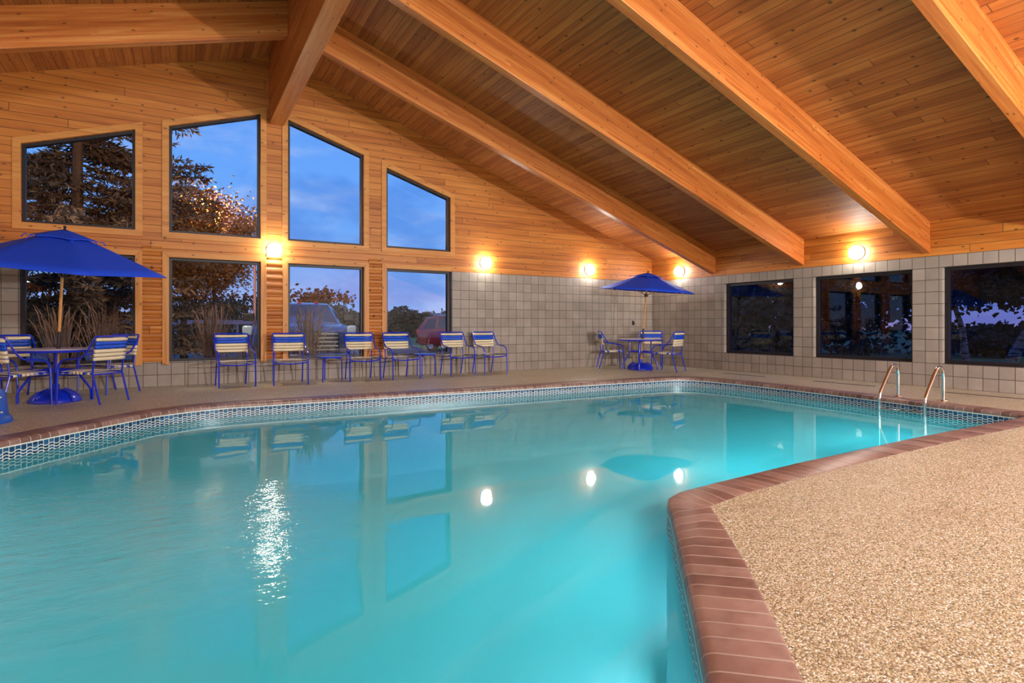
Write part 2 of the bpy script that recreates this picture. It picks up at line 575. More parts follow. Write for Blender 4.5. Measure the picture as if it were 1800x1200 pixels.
CW = .28
OUT = offset_loop(POOL, CW)
for i, p in enumerate(POOL):                       # the near corner is mitred to a point
    if p in ((2.40, 2.345), (2.50, 2.475), (2.60, 2.565), (2.74, 2.62)):
        OUT[i] = Vector((2.675, 2.305))
ARC = [0]
for i in range(len(POOL)):
    ARC.append(ARC[-1] + (Vector(POOL[(i + 1) % len(POOL)]) - Vector(POOL[i])).length)


def sweep(prof, uvs):
    """profile of (outward share 0..1 of the coping width, z) carried around the pool"""
    mb = MB()
    n, k = len(POOL), len(prof)
    for i in range(n):
        j = (i + 1) % n
        a, b, oa, ob = Vector(POOL[i]), Vector(POOL[j]), OUT[i], OUT[j]
        for q in range(k - 1):
            vs, uv = [], []
            for (pt, o, arc), (t, z), v in (((a, oa, ARC[i]), prof[q], uvs[q]), ((b, ob, ARC[i + 1]), prof[q], uvs[q]), ((b, ob, ARC[i + 1]), prof[q + 1], uvs[q + 1]), ((a, oa, ARC[i]), prof[q + 1], uvs[q + 1])):
                p = pt.lerp(o, t)
                vs.append((p.x, p.y, z))
                uv.append((arc, v))
            mb.add(vs, [(0, 1, 2, 3)], [uv])
    return mb


# deck with the pool cut out
bm = bmesh.new()
def ring(pts, z=0.0):
    vs = [bm.verts.new((p[0], p[1], z)) for p in pts]
    return [bm.edges.new((vs[i], vs[(i + 1) % len(vs)])) for i in range(len(vs))]
ring_out = [p for i, p in enumerate(OUT) if not any((p - q).length < 1e-4 for q in OUT[:i])]
edges = ring([(XL, YF), (XR, YF), (XR, YB), (XL, YB)]) + ring(ring_out)
bmesh.ops.triangle_fill(bm, use_beauty=True, edges=edges)
bmesh.ops.recalc_face_normals(bm, faces=bm.faces)
for f in bm.faces:
    if f.normal.z < 0:
        f.normal_flip()
me = bpy.data.meshes.new('floor')
bm.to_mesh(me)
bm.free()
me.materials.append(M_DECK)
floor = bpy.data.objects.new('floor', me)
COL.objects.link(floor)
tag(floor, 'tan pebbled pool deck around the water', kind='structure')

prof = [(0, -.055), (.0, -.034), (.012, -.018), (.045, -.006), (.10, -.0005), (.16, .003), (.96, .003), (1.0, .0), (1.0, -.06)]
pu = [0, .02, .03, .045, .06, .08, .28, .29, .33]
tag(sweep(prof, pu).build('trim_1', M_COPING), 'red brick bullnose coping edging the pool', kind='structure')

basin = sweep([(0, -.055), (0, -.29), (0, -1.25)], [0, .235, 1.195]).build('pool_wall', M_WLINE)
tag(basin, 'pool wall with a band of blue wavy waterline tile', kind='structure')
mb = MB()
tris = geometry.tessellate_polygon([[Vector((x, y, 0)) for x, y in POOL]])
mb.add([(x, y, -1.25) for x, y in POOL], [tuple(t) for t in tris])
tag(mb.build('pool_floor', M_PLASTER, smooth=False), 'pale plaster pool bottom under the water', kind='structure')
mb = MB()
mb.add([(x, y, -.178) for x, y in POOL], [t if (Vector(POOL[t[1]]) - Vector(POOL[t[0]])).cross(Vector(POOL[t[2]]) - Vector(POOL[t[0]])) > 0 else t[::-1] for t in (tuple(q) for q in tris)])
tag(mb.build('pool_water', M_WATER, smooth=False, fix=False), 'still turquoise water filling the indoor pool', 'water', kind='stuff')

# gable wall -------------------------------------------------------------
WX = [(-2.12, -.63), (-.14, 1.32), (1.80, 3.25), (3.72, 5.16)]      # clear openings of the four bays
UB, LT, LB = 2.665, 2.232, .425
WTOP = [(3.884, 4.359), (4.507, 4.98), (4.963, 4.505), (4.319, 3.854)]
Y2 = YB + T
wall = MB()
gx0, gx1 = XL, XR
def gable_piece(pts):
    wall.prism(pts, 'y', YB, Y2)
# piers between the openings from the sill to the roof
xs = [WX[0][0]] + [x for w in WX for x in w] + [WX[3][1]]
cuts = [(gx0, WX[0][0]), (WX[0][1], WX[1][0]), (WX[1][1], WX[2][0]), (WX[2][1], WX[3][0]), (WX[3][1], gx1)]
for k, (a, b) in enumerate(cuts):
    z0 = HB if k in (0, 4) else LB
    mids = [RX] if a < RX < b else []
    pts = [(a, z0), (b, z0), (b, roof(b))] + [(x, roof(x)) for x in mids] + [(a, roof(a))]
    gable_piece(pts)
for k, (a, b) in enumerate(WX):
    gable_piece([(a, LT), (b, LT), (b, UB), (a, UB)])
    gable_piece([(a, WTOP[k][0]), (b, WTOP[k][1]), (b, roof(b)), (a, roof(a))])
wall_back = wall.build('wall_back', M_GABLE, smooth=False)
tag(wall_back, 'gable wall clad in horizontal varnished pine boards', kind='structure')
# half-round log siding on the lower piers
log = MB()
for a, b in ((WX[0][1] + .10, WX[1][0] - .10), (WX[1][1] + .10, WX[2][0] - .10), (WX[2][1] + .10, WX[3][0] - .10)):
    z = .42
    while z < 2.40:
        poly = [(YB + .004, z + .004), (YB + .004, z + .128)]
        arc = [(YB - .032 * math.sin(PI * t / 6) ** .7, z + .128 - .124 * t / 6) for t in range(1, 6)]
        log.prism(poly + arc, 'x', a, b)
        z += .133
log.build('log_siding', M_GABLE, wall_back)
blk = MB()
blk.box(gx0, WX[0][0] - .02, YB, Y2, 0, HB)
blk.box(WX[0][0] - .02, WX[3][1] + .02, YB, Y2, 0, LB)
blk.box(WX[3][1] + .04, gx1 + T, YB, Y2, 0, HB)
blk.build('block_courses', M_BLOCK, wall_back, smooth=False)

# right wall --------------------------------------------------------------
OPEN = [(7.42, 9.20), (5.17, 6.99), (2.93, 4.72)]
ZB, ZT = .408, 2.037
mb = MB()
mb.box(XR, XR + T, YF - T, YB, 0, ZB)
mb.box(XR, XR + T, YF - T, YB, ZT, HB)
ys = [YF - T] + [y for o in reversed(OPEN) for y in o] + [YB]
for a, b in zip(ys[::2], ys[1::2]):
    mb.box(XR, XR + T, a, b, ZB, ZT)
wall_right = mb.build('wall_right', M_BLOCK, smooth=False)
tag(wall_right, 'long side wall of scored beige concrete block', kind='structure')
mb = MB()
mb.box(XR - .002, XR + T, YF - T, YB, HB, roof(XR) + .04)
mb.build('wood_band', M_SIDE, wall_right, smooth=False)

# unseen left wall and the wall behind the camera
mb = MB()
mb.box(XL - T, XL, YF - T, Y2, 0, roof(XL) + .02)
tag(mb.build('wall_left', M_BLOCK, smooth=False), kind='structure')
mb = MB()
mb.prism([(XL, 0), (XR, 0), (XR, HB), (XL, HB)], 'y', YF - T, YF)
wf = mb.build('wall_front', M_BLOCK, smooth=False)
tag(wf, kind='structure')
mb = MB()
mb.prism([(XL, HB), (XR, HB), (XR, roof(XR)), (RX, RZ), (XL, roof(XL))], 'y', YF - T, YF)
mb.build('gable_boards', M_GABLE, wf, smooth=False)

# ceiling -----------------------------------------------------------------
mb = MB()
e = .25
mb.prism([(RX, RZ), (XR + T, roof(XR + T)), (XR + T, roof(XR + T) + e), (RX, RZ + e)], 'y', YF - T, Y2)
mb.prism([(XL - T, roof(XL - T)), (RX, RZ), (RX, RZ + e), (XL - T, roof(XL - T) + e)], 'y', YF - T, Y2)
tag(mb.build('ceiling', M_CEIL, smooth=False), 'sloping pine board ceiling', kind='structure')

# ridge beam and rafters (glulam): meshes along local x
def beam(name, length, w, h, label, loc, rot, skew=0.0):
    """a beam from x=0 to length, hanging h below its origin line, vertical ends"""
    mb = MB()
    mb.add([(0, -w / 2, -h), (0, w / 2, -h), (0, w / 2, 0), (0, -w / 2, 0), (length, -w / 2, -h), (length, w / 2, -h), (length, w / 2, 0), (length, -w / 2, 0)],
           [(0, 1, 2, 3), (4, 7, 6, 5), (0, 4, 5, 1), (1, 5, 6, 2), (2, 6, 7, 3), (3, 7, 4, 0)])
    if skew:
        # vertical end cuts, laminations running with the slope
        beta = -math.atan(skew)
        m = Matrix.Rotation(-beta, 3, 'Y') @ Matrix(((1, 0, 0), (0, 1, 0), (skew, 0, 1)))
        mb.v = [tuple(m @ Vector(v)) for v in mb.v]
        rot = (0, beta, rot[2])
    o = mb.build(name, M_BEAM, bevel=.006, loc=loc, rot=rot, smooth=False)
    return tag(o, label, kind='structure')
beam('ceiling_beam', YB - YF, .26, RZ - 4.825, 'deep ridge beam running along the peak of the ceiling', (RX, YF, RZ - .004), (0, 0, PI / 2))
RY = [9.43, 7.18, 4.89, 2.62, .35, -1.92]
names = ['farthest', 'second farthest', 'third', 'near']
for k, y in enumerate(RY):
    L = XR - RX - .13
    a = 'right slope rafter, ' + (['nearest the gable wall', 'second from the gable wall', 'third from the gable wall', 'fourth from the gable wall'][k] if k < 4 else 'behind the camera %s' % ('nearer' if k == 4 else 'farther'))
    beam('ceiling_beam', L, .14, .545, a, (RX + .13, y + .07, roof(RX + .13) + .002), (0, 0, 0), -SR)
    a = a.replace('right', 'left')
    beam('ceiling_beam', RX - .13 - XL, .14, .545, a, (RX - .13, y + .07, roof(RX - .13) + .002), (0, 0, PI), -SL)

# windows -----------------------------------------------------------------
def inset(poly, d):
    n = len(poly)
    out = []
    for i in range(n):
        a, b, c = Vector(poly[i - 1]), Vector(poly[i]), Vector(poly[(i + 1) % n])
        n1 = Vector((-(b - a).y, (b - a).x)).normalized()
        n2 = Vector((-(c - b).y, (c - b).x)).normalized()
        nn = (n1 + n2).normalized()
        out.append(tuple(b + nn * (d / nn.dot(n1))))
    return out


def frame_of(outer, inner, f, t0, t1):
    """ring between two outlines, extruded; f maps (u, w, t) to a point"""
    mb = MB()
    n = len(outer)
    for i in range(n):
        j = (i + 1) % n
        q = [outer[i], outer[j], inner[j], inner[i]]
        vs = [f(p[0], p[1], t0) for p in q] + [f(p[0], p[1], t1) for p in q]
        mb.add(vs, [(0, 1, 2, 3), (4, 7, 6, 5), (0, 4, 5, 1), (1, 5, 6, 2), (2, 6, 7, 3), (3, 7, 4, 0)])
    return mb


gab = lambda u, w, t: (u, YB + t, w)
wn = 0
bays = ['leftmost', 'second from left', 'third from left', 'rightmost']
def pane(poly, f, t, mat, root):
    mb = MB()
    n = len(poly)
    mb.add([f(p[0], p[1], t) for p in poly] + [f(p[0], p[1], t + .008) for p in poly],
           [tuple(range(n)), tuple(range(n, 2 * n))[::-1]] + [(i, i + n, (i + 1) % n + n, (i + 1) % n) for i in range(n)])
    return mb.build('pane', mat, root, smooth=False)


for k, (a, b) in enumerate(WX):
    for upper in (True, False):
        wn += 1
        if upper:
            poly = [(a, UB), (b, UB), (b, WTOP[k][1]), (a, WTOP[k][0])]
        else:
            poly = [(a, LB), (b, LB), (b, LT), (a, LT)]
        root = thing('window_%d' % wn, '%s window of the %s row in the gable wall' % (bays[k], 'upper' if upper else 'lower'), None, (0, 0, 0), kind='structure')
        frame_of(poly, inset(poly, .045), gab, .05, .15).build('window_frame', M_FRAME, root, smooth=False)
        pane(inset(poly, .04), gab, .10, M_GLASS, root)
        if upper:
            out = inset(poly, -.105)
            tr = frame_of(out, inset(poly, .0), gab, -.024, .002)
            tr.build('window_trim', M_TRIMH, root, smooth=False, bevel=.004)
        else:
            # jambs and head only, no sill board; bays at the ends meet block
            mb = MB()
            if k > 0:
                mb.prism([(a - .10, LB - .05), (a, LB - .05), (a, LT), (a - .10, LT + .10)], 'y', YB - .042, YB + .002)
            if k < 3:
                mb.prism([(b, LB - .05), (b + .10, LB - .05), (b + .10, LT + .10), (b, LT)], 'y', YB - .042, YB + .002)
            if k > 0:
                mb.build('window_jamb', M_TRIMV, root, smooth=False, bevel=.004)
            elif k == 0:
                mb.build('window_jamb', M_TRIMV, root, smooth=False, bevel=.004)
            mb = MB()
            mb.prism([(a - (.10 if k else 0), LT + .10), (a, LT), (b, LT), (b + (.10 if k < 3 else 0), LT + .10)], 'y', YB - .042, YB + .002)
            mb.build('window_head', M_TRIMH, root, smooth=False, bevel=.004)

rt = lambda u, w, t: (XR + t, u, w)
for k, (a, b) in enumerate(OPEN):
    wn += 1
    poly = [(a, ZB), (b, ZB), (b, ZT), (a, ZT)]
    root = thing('window_%d' % wn, '%s of the dark windows in the block side wall' % ['farthest', 'middle', 'nearest'][k], None, kind='structure')
    frame_of(poly, inset(poly, .06), rt, .10, .20).build('window_frame', M_FRAME, root, smooth=False)
    pane(inset(poly, .055), rt, .15, M_TINTED, root)


# ------------------------------------------------------------------ wall lights
def wall_light(loc, rz, label):
    t = thing('wall_light', label, 'light', loc, rz, 'round globe wall lights')
    R90 = Matrix.Rotation(PI / 2, 3, 'X')      # lathe axis towards local -y
    MB().lathe([(0, 0), (.135, 0), (.135, .025), (.105, .045), (.105, .05), (0, .05)], n=28, rot=R90).build('backplate', M_FIX, t)
    prof = [(.098, .046)] + [(.125 * math.cos(a) if i < 9 else 0, .085 + .085 * math.sin(a)) for i, a in enumerate([-.35 + i * (PI / 2 + .35) / 9 for i in range(10)])]
    MB().lathe(prof, n=24, rot=R90).build('globe', M_GLOBE, t)
    return t
M_FIX = simple('light_fitting', lin(150, 140, 125), .5)
wall_light((1.555, YB - .006, 2.47), 0, 'round lit globe on the gable wall beneath the ridge beam, between tall windows')
wall_light((6.02, YB, 2.47), 0, 'round lit globe on the pine boards just right of the gable windows')
wall_light((8.97, YB, 2.455), 0, 'round lit globe on the gable wall left of the corner umbrella')
wall_light((XR - .002, 10.53, 2.43), -PI / 2, 'round lit globe on the side wall right of the corner umbrella')
wall_light((XR - .002, 6.10, 2.43), -PI / 2, 'round lit globe on the side wall between the two middle rafters, above the windows')
wall_light((XR - .002, 1.5, 2.43), -PI / 2, 'round globe on the side wall behind the view')
for x, wh in ((8.5, 'right'), (3.6, 'middle'), (-.8, 'left'), (-5.2, 'far left')):  # unseen globes added to light the near side of the room
    wall_light((x, YF, 2.9), PI, 'unseen round globe on the wall behind the view, %s' % wh)
for y, wh in ((0, 'near'), (4.2, 'middle'), (8.4, 'far')):  # unseen globes added to light the room from the left
    wall_light((XL, y, 2.43), PI / 2, 'unseen round globe on the left wall outside the view, %s' % wh)
wall_light((-4.6, YB, 2.47), 0, 'round globe on the gable wall left of the windows')

# ------------------------------------------------------------------ furniture
def make_chair(label, loc, rz, group):
    """faces local -y"""
    t = thing('patio_chair', label, 'chair', loc, rz, group)
    r = .0125
    for s in (-1, 1):
        MB().tube([(s * .285, -.285, 0), (s * .285, -.278, .2), (s * .285, -.27, .43)], r).build('leg', M_BLUE, t)
        MB().tube([(s * .245, .315, 0), (s * .245, .26, .2), (s * .245, .205, .41)], r).build('leg', M_BLUE, t)
        arm = curve([(s * .285, -.27, .42), (s * .285, -.262, .50), (s * .285, -.215, .575), (s * .285, -.11, .605), (s * .285, .03, .615), (s * .285, .115, .65), (s * .283, .185, .74), (s * .278, .245, .845), (s * .268, .272, .893), (s * .235, .28, .905)], 4)
        MB().tube(arm, r).build('armrest', M_BLUE, t)
        MB().tube([(s * .245, .205, .40), (s * .245, .222, .55), (s * .245, .262, .80), (s * .245, .272, .885)], .011).build('back_upright', M_BLUE, t)
    MB().tube([(-.24, .28, .905), (.24, .28, .905)], r).build('top_rail', M_BLUE, t)
    MB().tube(curve([(-.285, -.272, .40), (-.18, -.275, .383), (0, -.275, .372), (.18, -.275, .383), (.285, -.272, .40)], 4), .0115).build('stretcher', M_BLUE, t)
    MB().tube([(-.245, .205, .395), (.245, .205, .395)], .0115).build('stretcher', M_BLUE, t)
    for s in (-1, 1):
        MB().tube(curve([(s * .245, .21, .41), (s * .25, 0, .415), (s * .255, -.2, .427), (s * .262, -.268, .425)], 3), .0115).build('seat_rail', M_BLUE, t)
    def band(p0, p1, w0, w1, mat, name):
        """vinyl strap wrapped over two side rails; p0,p1 = lower and upper edge (y,z)"""
        a, b = Vector((0, *p0)), Vector((0, *p1))
        d = (b - a).normalized()
        nn = Vector((0, -d.z, d.y))
        if nn.y > 0:
            nn = -nn
        mb = MB()
        k = 8
        ring = []
        for side in (1, -1):
            for i in range(k + 1):
                x = -w0 + 2 * w0 * i / k
                sag = .012 * (1 - (x / w0) ** 2)
                ring.append((x * side, nn * (side * .0145) - nn * sag))
        n = len(ring)
        vs = []
        for off in (a, b):
            vs += [Vector((x, 0, 0)) + o + off for x, o in ring]
        fs = [(i, (i + 1) % n, (i + 1) % n + n, i + n) for i in range(n)]
        # close the strap as two thin skins
        mb.add(vs, fs)
        ob = mb.build(name, mat, t)
        so = ob.modifiers.new('vinyl_thickness', 'SOLIDIFY')
        so.thickness = .003
        return ob
    def on_back(z):
        if z < .55:
            return .205 + (z - .40) / .15 * .017
        return .222 + (z - .55) / .25 * .04
    zz = [(.585, .627, 0), (.637, .679, 0), (.689, .731, 0), (.742, .784, 1), (.791, .833, 1), (.845, .882, 0)]
    for a, b, blue in zz:
        band((on_back(a), a), (on_back(b), b), .258, .258, M_BSTRAP if blue else M_STRAP, 'backrest_strap')
    ysr = [(.175, .128, 0), (.122, .075, 1), (.069, .022, 0), (.016, -.031, 0), (-.037, -.084, 0), (-.09, -.137, 0), (-.143, -.19, 1), (-.196, -.243, 0)]
    for a, b, blue in ysr:
        za = .412 + (.175 - a) / .4 * .012
        zb = .412 + (.175 - b) / .4 * .012
        band((a, za), (b, zb), .262, .262, M_BSTRAP if blue else M_STRAP, 'seat_strap')
    return t


def face(dx, dy):
    """z rotation that turns local -y to (dx, dy)"""
    return math.atan2(dx, -dy)


G1, G2, G3 = 'strap chairs in the row under the windows', 'strap chairs around the left umbrella table', 'strap chairs around the corner umbrella table'
chair = make_chair('blue framed strap chair, first from the left in the row under the windows', (.84, 11.02, 0), math.radians(6), G1)
note_kids(chair)
rowc = [
    ('second strap chair from the left in the row, left of the first small round table', (1.74, 10.98, 0), -4),
    ('strap chair directly right of the first small round table in the window row', (3.06, 11.02, 0), -2),
    ('strap chair directly left of the second small round table in the window row', (3.83, 10.98, 0), 4),
    ('strap chair right of the second small round table, partly before the window edge', (5.12, 11.12, 0), 2),
    ('rightmost strap chair of the window row, standing against the block wall', (5.90, 11.14, 0), 4),
]
for lab, loc, rz in rowc:
    copy_thing(chair, lab, loc, math.radians(rz), G1)
for lab, loc, f in (
        ('strap chair at the left umbrella table with its back towards the pool', (-1.0, 9.68, 0), (-.8, .6)),
        ('strap chair at the left umbrella table nearest the wooden pier, behind another chair', (-.93, 10.92, 0), (-.72, -.7)),
        ('strap chair cut by the left picture edge in front of the umbrella table', (-1.86, 9.66, 0), (.68, .73)),
        ('strap chair behind the left umbrella table by the block wall, backrest cut by picture edge', (-2.02, 10.82, 0), (.52, -.85))):
    copy_thing(chair, lab, loc, face(*f), G2)
for lab, loc, f in (
        ('strap chair left of the corner umbrella table facing right', (9.25, 11.05, 0), (.86, -.51)),
        ('strap chair in the corner behind the umbrella table', (10.33, 10.78, 0), (-.70, -.71)),
        ('strap chair right of the corner umbrella table seen from behind', (9.74, 9.6, 0), (-.343, .94))):
    copy_thing(chair, lab, loc, face(*f), G3)


def side_table(label, loc, rz):
    t = thing('side_table', label, 'side table', loc, rz, 'small round side tables in the chair row')
    MB().lathe([(0, .440), (.215, .440), (.228, .444), (.232, .454), (.228, .464), (.215, .467), (0, .467)], n=32).build('tabletop', M_BLUE, t)
    for k in range(3):
        a = -PI / 6 + k * 2 * PI / 3
        c, s = math.cos(a), math.sin(a)
        MB().tube(curve([(.12 * c, .12 * s, .43), (.17 * c, .17 * s, .43), (.205 * c, .205 * s, .405), (.212 * c, .212 * s, .36), (.218 * c, .218 * s, .2), (.22 * c, .22 * s, 0)], 3), .0115).build('leg', M_BLUE, t)
    return t
side_table('small round blue table between the second and third chairs of the row', (2.47, 11.08, 0), YAW - .30)
side_table('small round blue table between the fourth and fifth chairs of the row', (4.43, 11.22, 0), YAW - .12)


def patio_table(label, loc, rz):
    t = thing('patio_table', label, 'table', loc, rz, 'round umbrella tables')
    MB().lathe([(.045, .715), (.53, .715), (.545, .724), (.53, .734), (.045, .734), (.045, .715)], n=48).build('tabletop', M_TOP, t)
    n = 40
    MB().tube([(.535 * math.cos(2 * PI * i / n), .535 * math.sin(2 * PI * i / n), .706) for i in range(n)], .016, closed=True).build('rim', M_BLUE, t)
    MB().tube([(.235 * math.cos(2 * PI * i / n), .235 * math.sin(2 * PI * i / n), .43) for i in range(n)], .014, closed=True).build('brace_ring', M_BLUE, t)
    for k in range(4):
        a = k * PI / 2
        c, s = math.cos(a), math.sin(a)
        pts = [(.50, .70), (.30, .695), (.262, .68), (.25, .62), (.248, .46), (.262, .38), (.33, .26), (.385, .17), (.40, .10), (.40, 0)]
        MB().tube(curve([(p * c, p * s, z) for p, z in pts], 3), .0155).build('leg', M_BLUE, t)
    return t
TL, TR = Vector((-1.47, 10.03, 0)), Vector((9.56, 10.33, 0))
patio_table('round umbrella table with blue rim by the left windows', TL, math.radians(10))
patio_table('round umbrella table with blue rim in the far corner', TR, YAW + PI / 4 - .55)


def umbrella(label, blabel, loc, R, sides, phase, z_rim, z_top, lean):
    b = thing('umbrella_base', blabel, 'umbrella base', loc, 0, 'dome umbrella bases')
    MB().lathe([(.03, .02), (.295, .0), (.305, .012), (.30, .035), (.27, .085), (.21, .135), (.13, .165), (.05, .175), (.05, .24), (.03, .24), (.03, .02)], n=36).build('dome', M_BLUE, b)
    for k in range(4):
        a = PI / 4 + k * PI / 2
        MB().tube(curve([(q * math.cos(a), q * math.sin(a), z) for q, z in ((.30, .04), (.27, .092), (.21, .142), (.13, .172))], 3), .012).build('rib', M_BLUE, b)
    t = thing('patio_umbrella', label, 'umbrella', loc, 0, 'blue canvas umbrellas')
    lx, ly = lean
    t.rotation_euler = (-ly, lx, 0)
    MB().tube([(0, 0, .025), (0, 0, .70)], .0185, 14).build('lower_pole', M_POLE, t)
    MB().tube([(0, 0, .70), (0, 0, .98)], .022, 14).build('joint_sleeve', M_DARK, t)
    MB().tube([(0, 0, .98), (0, 0, z_top - .02)], .0185, 14).build('upper_pole', M_POLE, t)
    # canopy: panels between ribs, the edge sagging a little between them
    def skin(r_in, z_in, r_out, z_out, sag, droop):
        mb = MB()
        rows, per = 6, 8
        n = sides * per
        vs, fs = [], []
        for i in range(rows + 1):
            q = i / rows
            for j in range(n):
                a = phase + 2 * PI * j / n
                w = (j % per) / per
                apo = math.cos(PI / sides) / math.cos(2 * PI / sides * (w - .5))   # straight edge between ribs
                inward = sag * q * math.sin(PI * w)
                rr = (r_in + (r_out - r_in) * q) * (apo - inward)
                zz = z_in + (z_out - z_in) * (q ** 1.06) + droop * math.sin(PI * w) * -q
                vs.append((rr * math.cos(a), rr * math.sin(a), zz))
        for i in range(rows):
            fs += [(i * n + j, i * n + (j + 1) % n, (i + 1) * n + (j + 1) % n, (i + 1) * n + j) for j in range(n)]
        mb.add(vs, fs)
        return mb
    o = skin(.16, z_top - .055 - .02, R, z_rim, .01, .0).build('canopy', M_FABRIC, t, fix=False)
    so = o.modifiers.new('cloth_thickness', 'SOLIDIFY')
    so.thickness = .004
    o = skin(.02, z_top - .005, R * .32, z_top - (z_top - z_rim) * .24, .12, -.012).build('vent', M_FABRIC, t, fix=False)
    so = o.modifiers.new('cloth_thickness', 'SOLIDIFY')
    so.thickness = .004
    for k in range(sides):
        a = phase + 2 * PI * k / sides
        c, s = math.cos(a), math.sin(a)
        MB().tube([(.03 * c, .03 * s, z_top - .075), (R * .5 * c, R * .5 * s, z_top - .045 - (z_top - z_rim) * .45), ((R - .01) * c, (R - .01) * s, z_rim - .012)], .009, 6).build('rib', M_POLE, t)
        q = .42 * R
        zz = z_top - .07 - (z_top - z_rim) * .36
        MB().tube([(.03 * c, .03 * s, z_rim - .09), (.5 * R * c, .5 * R * s, z_top - .06 - (z_top - z_rim) * .45)], .007, 6).build('strut', M_POLE, t)
        # little tie tabs where the vent edge meets the seam
        p = R * .33
        zt = z_top - (z_top - z_rim) * .245
        MB().tube(curve([(p * c, p * s, zt), ((p + .03) * c, (p + .03) * s, zt + .012), ((p + .07) * c, (p + .07) * s, zt - .035)], 3), .006, 5).build('tie_tab', M_FABRIC, t)
    MB().lathe([(.0, z_rim - .13), (.04, z_rim - .13), (.045, z_rim - .08), (.03, z_rim - .06), (.02, z_rim - .05), (0, z_rim - .05)], n=16).build('hub', M_DARK, t)
    MB().lathe([(0, z_top - .012), (.022, z_top - .01), (.012, z_top + .012), (.02, z_top + .03), (.014, z_top + .05), (0, z_top + .055)], n=14).build('finial', M_DARK, t)
    return t
umbrella('large blue canvas umbrella at the left, cut by the picture edge', 'blue dome base under the left umbrella', TL, 1.25, 6, math.radians(-72), 1.86, 2.37, (.063, -.137))
umbrella('blue canvas umbrella over the table in the far corner', 'blue dome base under the corner umbrella', TR, 1.12, 8, math.radians(-132.8), 1.87, 2.31, (.028, -.084))

# blue tub at the left picture edge
t = thing('plastic_tub', 'upturned blue plastic tub at the left picture edge on the deck', 'tub', (-1.84, 8.19, 0), 0)
MB().lathe([(0, .375), (.13, .375), (.18, .362), (.212, .315), (.235, .08), (.262, .055), (.275, .01), (.272, 0), (.24, 0), (.24, .05), (.19, .32), (0, .34)], n=40).build('tub_body', M_TUB, t)
for dx, z in ((.222, .28), (.236, .12)):
    for an in (-.55, -2.2):
        MB().lathe([(0, -.009), (.010, -.006), (.013, 0), (.010, .007), (0, .010)], c=(dx * math.cos(an), dx * math.sin(an), z), n=12).build('bolt_cap', M_STRAP, t)

# ladder ------------------------------------------------------------------
t = thing('pool_ladder', 'polished steel pool ladder with two curved handrails at the right edge', 'ladder', (8.7, 4.17, 0))
for dy in (.29, -.29):
    pts = [(.50, dy, 0), (.50, dy, .22), (.495, dy, .36), (.455, dy, .445), (.385, dy, .475), (.305, dy, .445), (.235, dy, .37), (.09, dy, .195), (.02, dy, .105), (-.01, dy, .03), (-.015, dy, -.1), (-.015, dy, -.9)]
    MB().tube(curve(pts, 5), .0215, 12).build('handrail', M_STEEL, t)
    MB().lathe([(.022, .004), (.06, .004), (.055, .018), (.024, .024), (.022, .004)], c=(.50, dy, 0), n=20).build('escutcheon', M_STEEL, t)
for z in (-.135, -.43, -.72):
    mb = MB()
    mb.box(-.055, .035, -.272, .272, z - .012, z + .012)
    mb.build('step', M_STEEL, t, bevel=.008)

# flush slatted metal strips in the deck beside the block wall
M_STRIP = simple('floor_strip_metal', lin(196, 176, 150), .4, .4)
for k, (y0, y1, lab) in enumerate(((7.5, 8.55, 'farthest'), (5.35, 6.5, 'middle'), (3.1, 4.4, 'nearest'))):
    t = thing('floor_strip', 'long flat slatted strip set in the deck under the %s side window' % lab, 'floor register', (10.35 if k < 2 else 10.4, (y0 + y1) / 2, 0.001), 0, 'flush slatted strips in the deck')
    L = (y1 - y0) / 2
    mb = MB()
    mb.box(-.05, .05, -L, L, 0, .004)
    mb.build('plate', M_STRIP, t)
    mb = MB()
    for i in range(5):
        mb.box(-.04 + i * .017, -.03 + i * .017, -L + .02, L - .02, .004, .006)
    mb.build('slats', M_DARK, t)

# small dark fitting on the block wall
t = thing('wall_hook', 'small dark fitting on the block wall near the corner', 'hook', (10.45, YB, 1.12))
MB().box(-.03, .03, -.012, 0, -.06, .06).build('plate', M_DARK, t, bevel=.004)
MB().tube(curve([(0, -.01, .02), (0, -.05, .015), (0, -.06, -.02), (0, -.045, -.045)], 4), .008).build('hook', M_DARK, t)

# fill lights added below the water line, out of view, to brighten the pool
for x, y, az in ((6.6, 2.86, 0), (4.2, 2.80, 0), (2.2, 2.2, PI / 4 + .05), (-.5, -.85, PI / 4 + .05), (-3.3, 4.4, -2.25), (-4.3, 2.75, -1.57), (-2.6, .25, .7)):
    lamp('pool_fill', 'AREA', (x, y, -.85), POOL_W * (.5 if x == 2.2 else 1), (.80, 1, .98), 1.6, (PI / 2, 0, az), .5)

# ------------------------------------------------------------------ outdoors
GZ = -.2
def ground_mat(name, c0, c1, scale=3):
    m, N = new_mat(name)
    co = N.n('ShaderNodeTexCoord').outputs['Object']
    t = N.m('ADD', N.m('MULTIPLY', N.noise(co, scale, 5, .65), .7), N.m('MULTIPLY', N.noise(co, scale * 14, 2), .3))
    col = N.ramp(t, [(.3, c0), (.7, c1)])
    b = N.n('ShaderNodeBsdfPrincipled', {'Base Color': col, 'Roughness': .85})
    N.t.links.new(b.outputs[0], N.n('ShaderNodeOutputMaterial').inputs[0])
    return m
M_ASPH = ground_mat('asphalt', lin(70, 62, 68), lin(104, 92, 98), 1.5)
M_LAWN = ground_mat('lawn', lin(60, 92, 34), lin(120, 146, 60), .8)
M_BED = ground_mat('planting_bed', lin(58, 42, 32), lin(96, 72, 54), 4)
mb = MB()
mb.box(-70, XR + T, Y2, 37, GZ - .3, GZ)
tag(mb.build('car_park', M_ASPH, smooth=False), 'asphalt car park beyond the gable windows', kind='structure')
mb = MB()
mb.box(-140, 160, 37, 190, GZ - .3, GZ + .05)
mb.box(XR + T, 160, -60, 37, GZ - .3, GZ + .05)
